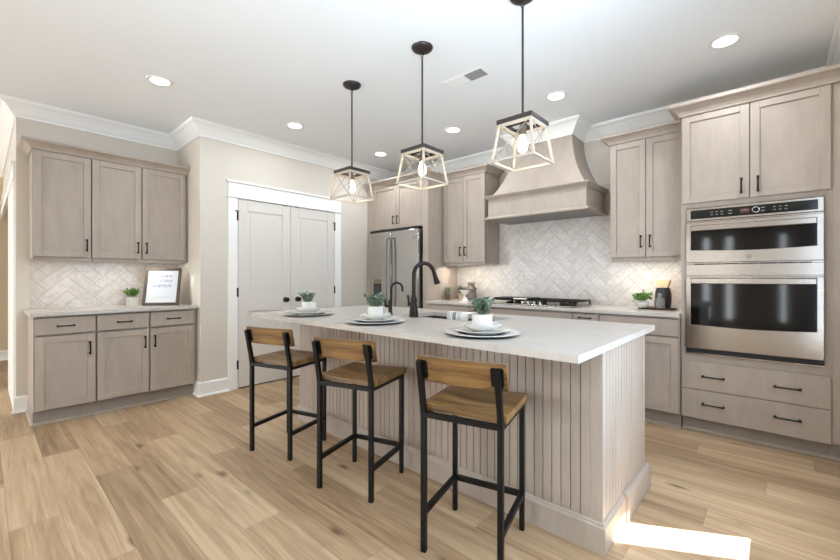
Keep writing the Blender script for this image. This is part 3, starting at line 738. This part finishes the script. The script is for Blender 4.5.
# ------------------------------------------------------------------ foliage
def foliage(parent, name, mat, seed, n, spread, height, z0, leaf, stems=7, droop=0.0, wide=0.5):
    """stems leaning outward with opposite leaves; each leaf a folded, pointed oval"""
    rnd = random.Random(seed); m = MB()
    for s in range(stems):
        a = 2*PI*s/stems + rnd.uniform(-.3, .3); r1 = spread*(rnd.uniform(.25, 1.0) if s else .05)
        hgt = height*rnd.uniform(.72, 1.0)
        top = Vector((r1*math.cos(a), r1*math.sin(a), z0+hgt)); b0 = Vector((r1*.25*math.cos(a), r1*.25*math.sin(a), z0-.004))
        ctrl = (b0+top)/2 + Vector((0, 0, hgt*.12))
        if droop: top = top + Vector((0, 0, -droop*rnd.random()*(r1/spread)))
        pt = lambda t: b0*(1-t)**2 + ctrl*2*t*(1-t) + top*t*t
        m.tube([pt(k/5) for k in range(6)], [.0016]*5+[.0008], 5)
        per = max(2, n//stems)
        for k in range(per):
            t = .22+.78*k/(per-1); p = pt(t); ang = rnd.uniform(0, 2*PI); el = rnd.uniform(.15, 1.0)
            d = Vector((math.cos(ang)*math.cos(el), math.sin(ang)*math.cos(el), math.sin(el)))
            L = leaf*rnd.uniform(.7, 1.15); wv = L*wide*.5
            sd_ = d.cross(Vector((0, 0, 1))); sd_ = sd_.normalized() if sd_.length > 1e-3 else Vector((1, 0, 0)); up = sd_.cross(d).normalized()
            mid = p+d*L*.5+up*L*.10; q1 = p+d*L*.25; q3 = p+d*L*.8; tip = p+d*L-up*L*.06
            V = [m.bm.verts.new(v) for v in (p, q1+sd_*wv*.8, q3+sd_*wv*.8+up*.001, tip, q3-sd_*wv*.8+up*.001, q1-sd_*wv*.8, mid, p+d*L*.5+sd_*wv+up*L*.03, p+d*L*.5-sd_*wv+up*L*.03)]
            for q in ((0, 1, 7, 6), (6, 7, 2, 3), (0, 6, 8, 5), (6, 3, 4, 8)): m.bm.faces.new([V[i] for i in q])
    return m.obj(name, mat, parent)

# ------------------------------------------------------------------ place settings on the island
PS = [(-2.63, 1.66, 'at the far end of the island near the pantry doors', 'farthest'), (-1.87, 1.66, 'beside the main faucet', 'middle'), (-1.082, 1.668, 'nearest the striped towel at the front of the island', 'nearest')]
WHERE = ['at the pantry end of the island', 'on the island beside the faucet', 'at the oven end of the island']
for i, (px, py, _, _) in enumerate(PS):
    z = .914; wh = WHERE[i]
    ch = thing('charger_plate', 'wide pale charger plate ' + wh, 'plate', (px, py, z), group='charger plates on the island')
    MB().lathe([(0, 0), (.10, 0), (.115, .002), (.172, .010), (.1735, .0115), (.1735, .012), (0, .0035)], n=48).obj('underside', 'chargerrim', ch, True)
    MB().lathe([(.0, .0036), (.10, .0036), (.118, .0052), (.1737, .0120), (.1837, .0140), (.1847, .0158), (.1815, .0165), (.118, .0095), (.102, .0075), (0, .0075)], n=48).obj('dish', 'charger', ch, True)
    dp_ = thing('dinner_plate', 'white dinner plate on the charger ' + wh, 'plate', (px, py, z+.0080), group='dinner plates on the island')
    MB().lathe([(0, 0), (.078, 0), (.080, .003), (.092, .006), (.140, .0190), (.142, .0205), (.140, .0215), (.092, .0105), (.080, .0075), (0, .0075)], n=48).obj('dish', 'ceramic', dp_, True)
    bo = thing('bowl', 'white ceramic bowl on the plate ' + wh, 'bowl', (px, py, z+.0160), group='bowls on the island')
    MB().lathe([(0, 0), (.040, 0), (.042, .006), (.062, .013), (.084, .024), (.098, .039), (.0995, .042), (.0965, .042), (.082, .028), (.060, .017), (0, .012)], n=40).obj('dish', 'ceramic', bo, True)
    pl = thing('potted_succulent', 'grey-green plant in white pot ' + wh, 'potted plant', (px, py, z+.0285), group='potted plants on the island')
    MB().lathe([(0, 0), (.040, 0), (.046, .006), (.050, .020), (.0505, .074), (.0475, .074), (.0465, .066), (0, .064)], n=32).obj('pot', 'ceramic', pl, True)
    if i == 0: foliage(pl, 'foliage', 'succ', 5, 420, .078, .080, .062, .021, 24, 0.0, .62)
    elif i == 1: foliage(pl, 'foliage', 'succ', 9, 460, .078, .088, .062, .021, 24, 0.0, .62)
    else: foliage(pl, 'foliage', 'succ', 14, 480, .072, .092, .062, .022, 24, 0.0, .55)

# towel draped over the far edge of the sink
tw = MB(); prof = [(.085, .0022), (.05, .003), (.02, .004), (.004, .004), (-.006, .001), (-.012, -.012), (-.014, -.04), (-.015, -.075), (-.014, -.10)]
rings = []
for k in range(25):
    s_ = -.105+.21*k/24
    rings.append([Vector((s_, y+.0030*math.sin(s_*95)*(1 if z < 0 else .1), z+.0018*math.sin(s_*70)**2)) for y, z in prof] +
                 [Vector((s_, y+.0030*math.sin(s_*95)*(1 if z < 0 else .1)+(.0 if z > 0 else .004), z+.0018*math.sin(s_*70)**2+(.006 if z > -.005 else 0))) for y, z in prof[::-1]])
tw.ring_loft(rings)
tag(tw.obj('dish_towel', 'towel', None, True, (-1.845, 2.504, .9135)), 'white towel with grey stripes folded over the island sink edge', 'towel')

# ------------------------------------------------------------------ bar stools
def make_stool(label):
    st = thing('bar_stool', label, 'stool', (0, 0, 0), 0, 'bar stools along the island')
    wx, wy, q = .172, .174, .0225
    for sx in (-1, 1):
        MB().box(sx*wx-q/2, sx*wx+q/2, wy-q/2, wy+q/2, 0, .612, .002).obj('leg', 'black', st)
        m = MB(); y0 = -wy
        # rear leg: straight to the seat, then leaning back
        path = [(y0, 0), (y0, .60), (y0-.008, .66), (y0-.046, .840)]
        rings = [[(sx*wx-q/2, y-q/2, z), (sx*wx+q/2, y-q/2, z), (sx*wx+q/2, y+q/2, z), (sx*wx-q/2, y+q/2, z)] for y, z in path]
        m.ring_loft(rings); m.obj('leg', 'black', st)
    f = MB()
    for sx in (-1, 1): f.box(sx*wx-q/2, sx*wx+q/2, -wy+q/2, wy-q/2, .590, .612)
    for sy in (-1, 1): f.box(-wx+q/2, wx-q/2, sy*wy-q/2, sy*wy+q/2, .590, .612)
    f.obj('seat_frame', 'black', st)
    for sx in (-1, 1): MB().box(sx*wx-.011, sx*wx+.011, -wy+q/2, wy-q/2, .158, .182, .001).obj('stretcher', 'black', st)
    MB().box(-wx+q/2, wx-q/2, wy-.011, wy+.011, .158, .182, .001).obj('stretcher', 'black', st)
    # saddle seat: slightly dished top
    m = MB(); NX, NY = 14, 12; sx0, sx1, sy0, sy1 = -.192, .192, -.158, .200; T = []
    for lvl in (0, 1):
        g = []
        for i in range(NX+1):
            u = i/NX; x = sx0+(sx1-sx0)*u; row = []
            for j in range(NY+1):
                v = j/NY; y = sy0+(sy1-sy0)*v
                z = .613 if lvl == 0 else .648-.011*max(0, math.sin(PI*u))**1.2*(0.35+0.65*math.sin(PI*min(1, .15+v*.8)))
                edge = min(u, 1-u, v, 1-v)
                if lvl == 1 and edge == 0: z -= .004
                row.append(m.bm.verts.new((x, y, z)))
            g.append(row)
        T.append(g)
    for lvl in (0, 1):
        for i in range(NX):
            for j in range(NY): m.bm.faces.new((T[lvl][i][j], T[lvl][i+1][j], T[lvl][i+1][j+1], T[lvl][i][j+1]))
    for i in range(NX):
        for j in (0, NY): m.bm.faces.new((T[0][i][j], T[0][i+1][j], T[1][i+1][j], T[1][i][j]))
    for j in range(NY):
        for i in (0, NX): m.bm.faces.new((T[0][i][j], T[0][i][j+1], T[1][i][j+1], T[1][i][j]))
    m.obj('seat', 'mango', st, True)
    # backrest: gently curved board on the inner side of the posts
    m = MB(); rings = []
    NB = 16
    for k in range(NB+1):
        x = -.188+.392*k/NB; c = -.014*(1-(2*k/NB-1)**2)
        lean = .049/.20
        def P(z, off): return Vector((x, -wy-.008+.020-(z-.66)*lean*.95+c*1+off, z))
        rings.append([P(.750, 0), P(.858, 0), P(.862, .004), P(.862, .018), P(.858, .022), P(.750, .022)])
    m.ring_loft(rings)
    bk = m.obj('backrest', 'mango', st, True)
    for sx in (-1, 1):
        b_ = MB(); rr = []
        for z in (.765, .77, .838, .845):
            y = -wy-.008+.013-(z-.66)*.049/.20*.97; hw_ = .026 if .766 < z < .84 else .020
            xc = sx*(wx-.006)
            rr.append([(xc-hw_, y, z), (xc+hw_, y, z), (xc+hw_, y+.010, z), (xc-hw_, y+.010, z)])
        b_.ring_loft(rr); b_.obj('bracket', 'black', st)
    return st
s3 = make_stool('wood and black metal bar stool closest to the ovens end of island')
s3.location = (-1.014, 1.504, 0); s3.rotation_euler = (0, 0, math.radians(13.8))
copy_tree(s3, (-1.813, 1.504, 0), math.radians(17), 'wood and black metal bar stool in the middle of the three at the island')
copy_tree(s3, (-2.572, 1.465, 0), math.radians(16.8), 'wood and black metal bar stool at the pantry end of the island')

# ------------------------------------------------------------------ pendant lamps
def make_pendant(label):
    p = thing('pendant_lamp', label, 'pendant lamp', (0, 0, H), 0, 'pendant lamps above the island')
    MB().lathe([(0, -.030), (.028, -.030), (.045, -.026), (.066, -.016), (.072, -.006), (.073, 0), (0, 0)], n=32).obj('canopy', 'lampdark', p, True)
    zt = 2.062-H; zb = 1.834-H
    m = MB().tube([(0, 0, -.028), (0, 0, -.05)], .007, 10); m.tube([(0, 0, -.065), (0, 0, zt+.005)], .0062, 10)
    n = 12; m.tube([(.011*math.cos(2*PI*k/n), 0, -.055+.013*math.sin(2*PI*k/n)) for k in range(n+1)], .0028, 6)
    m.obj('stem', 'lampdark', p, True)
    a, b = .094, .122; t = .0115
    m = MB(); h = a+.010; w_ = .019
    m.box(-h, h, -h, -h+w_, zt-.024, zt, .001).box(-h, h, h-w_, h, zt-.024, zt, .001).box(-h, -h+w_, -h+w_, h-w_, zt-.024, zt, .001).box(h-w_, h, -h+w_, h-w_, zt-.024, zt, .001)
    m.box(-h+w_, h-w_, -.006, .006, zt-.012, zt-.004).box(-.006, .006, -h+w_, h-w_, zt-.014, zt-.004)
    m.obj('top_frame', 'lampdark', p)
    m = MB(); z1 = zt-.024; a2 = a-.002
    cs = [(-1, -1), (1, -1), (1, 1), (-1, 1)]
    for sx, sy in cs: m.bar((sx*(a2), sy*(a2), z1), (sx*b, sy*b, zb), t, t, (0, 1, 0))
    for (p0, p1) in zip(cs, cs[1:]+cs[:1]):
        m.bar((p0[0]*b, p0[1]*b, zb), (p1[0]*b, p1[1]*b, zb), t, t)
        m.bar((p0[0]*a2, p0[1]*a2, z1-.005), (p1[0]*a2, p1[1]*a2, z1-.007), .015, .014)
    cg = m.obj('cage', 'lampwood', p)
    m = MB()
    for (p0, p1) in zip(cs, cs[1:]+cs[:1]):
        A = Vector((p0[0]*a2, p0[1]*a2, z1)); B = Vector((p1[0]*b, p1[1]*b, zb)); C_ = Vector((p1[0]*a2, p1[1]*a2, z1)); D = Vector((p0[0]*b, p0[1]*b, zb))
        m.tube([A, B], .0020, 6).tube([C_, D], .0020, 6)
    m.obj('cross_wires', 'wire', p)
    MB().lathe([(0, z1-.055), (.017, z1-.055), (.019, z1-.05), (.019, z1-.008), (.012, z1+.002), (.008, zt-.012), (0, zt-.012)], n=20).obj('socket', 'brass', p, True)
    MB().lathe([(0, z1-.150), (.010, z1-.149), (.022, z1-.138), (.0275, z1-.118), (.026, z1-.095), (.017, z1-.070), (.0135, z1-.054), (0, z1-.054)], n=24).obj('bulb', 'bulb', p, True)
    light('bulb_light', 'POINT', (0, 0, z1-.165), 1.2, (1, .86, .64), (0, 0, 0), p, shadow_soft_size=.03)
    return p
p3 = make_pendant('black and whitewashed cage pendant lamp in front of the range hood'); p3.location = (-1.03, 1.995, H)
copy_tree(p3, (-1.772, 1.995, H), None, 'cage pendant lamp in the middle of the three over the island')
copy_tree(p3, (-2.538, 2.0, H), None, 'cage pendant lamp nearest the white pantry doors')

# ------------------------------------------------------------------ ceiling fittings
RL = [(-3.625, .943, 'above the left cabinets'), (-3.655, 2.146, 'in front of the pantry doors'), (-3.69, 3.363, 'above the refrigerator, beside the far pendant'),
      (-2.52, 3.33, 'between the middle and front pendants, near the hood'), (-1.39, 3.30, 'in front of the range hood'), (-.238, 3.277, 'in front of the oven cabinet')]
for x, y, wh in RL:
    r = thing('recessed_light', 'round white recessed ceiling light ' + wh, 'ceiling light', (x, y, H), 0, 'recessed ceiling lights')
    MB().lathe([(.066, -.0005), (.066, -.004), (.086, -.006), (.092, -.003), (.092, 0), (.066, -.0004)], n=36).obj('trim_ring', 'white', r, True)
    MB().lathe([(0, -.0035), (.067, -.0035), (.067, -.001), (0, -.001)], n=36).obj('lens', 'lens', r, True)
    light('recessed_lamp', 'AREA', (0, 0, -.012), 8.5, (.88, .95, 1.0), (0, 0, 0), r, shape='DISK', size=.14)
v = thing('ceiling_vent', 'white ceiling air vent with grey slots between two pendants', 'vent', (-1.79, 2.535, H))
MB().box(-.19, .19, -.075, .075, -.003, 0, .001).obj('frame', 'white', v)
m = MB()
for k in range(9): m.box(.015, .165, -.055+k*.0125, -.046+k*.0125, -.0055, -.0025)
m.obj('grille', 'ventg', v)
m = MB()
for k in range(9): m.box(-.165, .005, -.055+k*.0125, -.046+k*.0125, -.0055, -.0025)
m.obj('grille', 'white', v)

# ------------------------------------------------------------------ things on the left counter
pt = thing('potted_plant', 'small bushy green plant in a square pale pot beside framed print', 'potted plant', (-4.83, 1.015, .914))
m = MB(); s0, s1 = .040, .046
m.ring_loft([[(-s, -s, z), (s, -s, z), (s, s, z), (-s, s, z)] for s, z in ((s0, 0), (s1, .088), (s1-.006, .088), (s1-.008, .076))]).obj('pot', 'pot_concrete', pt)
foliage(pt, 'foliage', 'herb', 21, 230, .095, .085, .082, .026, 15, .02, .6)
fp = thing('picture_frame', 'dark wood framed print leaning on the left counter', 'picture frame', (-4.637, 1.206, .9195), math.radians(55))
# local: x along width, y backwards, z up; leaning back
lean = math.radians(15); LM = Matrix.Rotation(-lean, 4, 'X')
fw, fh, bw = .33, .392, .026
m = MB()
m.box(-fw/2, -fw/2+bw, 0, .018, 0, fh, .002, LM).box(fw/2-bw, fw/2, 0, .018, 0, fh, .002, LM).box(-fw/2+bw, fw/2-bw, 0, .018, 0, bw, .002, LM).box(-fw/2+bw, fw/2-bw, 0, .018, fh-bw, fh, .002, LM)
m.obj('frame', 'framew', fp)
pr = MB().box(-fw/2+bw-.002, fw/2-bw+.002, .008, .014, bw-.002, fh-bw+.002, 0, LM).obj('print', 'paper', fp)
rnd = random.Random(4)
for row, (zz, x0, x1, hh) in enumerate(((.305, -.075, .085, .026), (.255, -.03, .085, .028), (.202, -.085, .075, .030))):
    x = x0; m = MB()
    while x < x1:
        ww = rnd.uniform(.010, .017)
        m.box(x, x+.004, .0066, .0079, zz-hh/2, zz+hh/2, 0, LM)
        k = rnd.choice((0, 1, 2))
        m.box(x+.004, x+ww, .0066, .0079, zz+(hh/2-.004 if k != 1 else -.002), zz+(hh/2 if k != 1 else .002), 0, LM)
        if k: m.box(x+ww-.004, x+ww, .0066, .0079, zz-hh/2, zz+(hh/2 if k == 2 else 0), 0, LM)
        x += ww+.006
    m.obj('lettering', 'ink', pr)
m = MB().box(-.105, .10, .0066, .0079, .125, .130, 0, LM).box(-.08, .09, .0066, .0079, .085, .088, 0, LM).box(-.05, .06, .0066, .0079, .078, .081, 0, LM)
m.obj('fine_print', 'inkg', pr)
MB().bar(LM @ Vector((0, .018, .30)), (0, .16, .002), .05, .006, (0, 1, 0)).obj('easel_back', 'framew', fp)

# ------------------------------------------------------------------ things on the back counter
z = .914
tr = tag(MB().lathe([(0, 0), (.150, 0), (.158, .004), (.166, .016), (.160, .017), (.150, .008), (0, .007)], n=40).obj('tray', 'tray', None, True, (-.775, 4.04, z)), 'round dark wood tray on the back counter beside the ovens', 'tray')
tr.scale = (.96, .66, 1)
zt_ = z+.0075
pb = thing('trailing_plant', 'trailing green plant in a white bowl on the wood tray', 'potted plant', (-.885, 3.995, zt_))
MB().lathe([(0, 0), (.028, 0), (.046, .014), (.056, .036), (.054, .056), (.050, .060), (.047, .054), (0, .050)], n=28).obj('pot', 'ceramic', pb, True)
foliage(pb, 'foliage', 'herb', 33, 230, .110, .115, .050, .032, 15, .12, .6)
gb = tag(MB().lathe([(0, 0), (.036, 0), (.039, .006), (.039, .075), (.034, .092), (.017, .104), (.015, .112), (.020, .116), (.020, .136), (.014, .140), (0, .141)], n=28).obj('glass_bottle', 'glass', None, True, (-.745, 3.975, zt_)), 'clear glass bottle standing on the round wood tray', 'bottle')
cr_ = thing('utensil_crock', 'rounded black crock behind the glass bottle, holding utensils', 'crock', (-.735, 4.085, zt_))
MB().lathe([(0, 0), (.048, 0), (.060, .020), (.066, .080), (.063, .140), (.053, .180), (.050, .186), (.045, .184), (.045, .02), (0, .018)], n=32).obj('pot', 'blackceramic', cr_, True)
def utensil(label, mat, p0, p1, head):
    u = thing('wooden_utensil', label, 'utensil', (-.735, 4.085, zt_+.020), group='utensils in the black crock')
    d = (Vector(p1)-Vector(p0)).normalized()
    MB().tube([p0, p1], .005, 8).obj('grip', mat, u, True)
    if head:
        m = MB(); s_ = d.cross(Vector((0, 1, 0))).normalized(); p1 = Vector(p1)
        rings = []
        for k, wv in ((-.01, .006), (.015, .018), (.04, .024), (.06, .023), (.068, .015)):
            c = p1+d*k; nn = Vector((0, .004, 0)); rings.append([c-s_*wv-nn, c+s_*wv-nn, c+s_*wv+nn, c-s_*wv+nn])
        m.ring_loft(rings).obj('head', mat, u)
utensil('pale wooden spatula leaning left in the black crock', 'utensil', (.01, 0, .004), (-.025, .0, .170), True)
utensil('pale wooden spoon upright in the middle of the black crock', 'utensil', (-.01, .01, .004), (.010, .012, .172), True)
utensil('thin dark wooden stick leaning right in the black crock', 'utensil2', (-.02, -.01, .004), (.060, -.012, .232), False)
# left end of the back counter
jr = thing('lidded_jar', 'ribbed grey pottery jar with lid on back counter behind the white hourglass', 'jar', (-2.84, 4.13, z))
pf = [(0, 0), (.058, 0), (.064, .008)]
for k in range(8): pf += [(.066+.004*math.sin(k), .018+k*.017), (.0625+.004*math.sin(k), .0265+k*.017)]
pf += [(.058, .160), (.040, .178), (.036, .186), (0, .186)]
MB().lathe(pf, n=32).obj('pot', 'jar', jr, True)
MB().lathe([(0, .1865), (.042, .1865), (.044, .190), (.044, .222), (.040, .227), (0, .228)], n=28).obj('lid', 'jar', jr, True)
hg = tag(MB().lathe([(0, 0), (.052, 0), (.054, .004), (.046, .018), (.014, .056), (.010, .062), (.014, .068), (.072, .118), (.080, .128), (.078, .130), (0, .128)], n=4).obj('hourglass_ornament', 'hour', None, False, (-2.80, 3.93, z)), 'white hourglass ornament in front of the ribbed grey jar', 'ornament')
p = thing('herb_plant', 'dusty green plant in a tan pot against the refrigerator panel', 'potted plant', (-3.00, 4.13, z))
MB().lathe([(0, 0), (.032, 0), (.042, .065), (.045, .067), (.045, .078), (.040, .078), (.038, .07), (0, .068)], n=24).obj('pot', 'pot_tan', p, True)
foliage(p, 'foliage', 'dusty', 44, 240, .075, .12, .06, .026, 15, .03, .6)
p = thing('herb_plant', 'dusty green plant in a brown pot on the counter corner by refrigerator panel', 'potted plant', (-3.095, 3.985, z))
MB().lathe([(0, 0), (.026, 0), (.032, .055), (.034, .057), (.034, .066), (.030, .066), (.029, .06), (0, .058)], n=24).obj('pot', 'pot_brown', p, True)
foliage(p, 'foliage', 'dusty', 47, 200, .058, .12, .05, .024, 13, .02, .6)
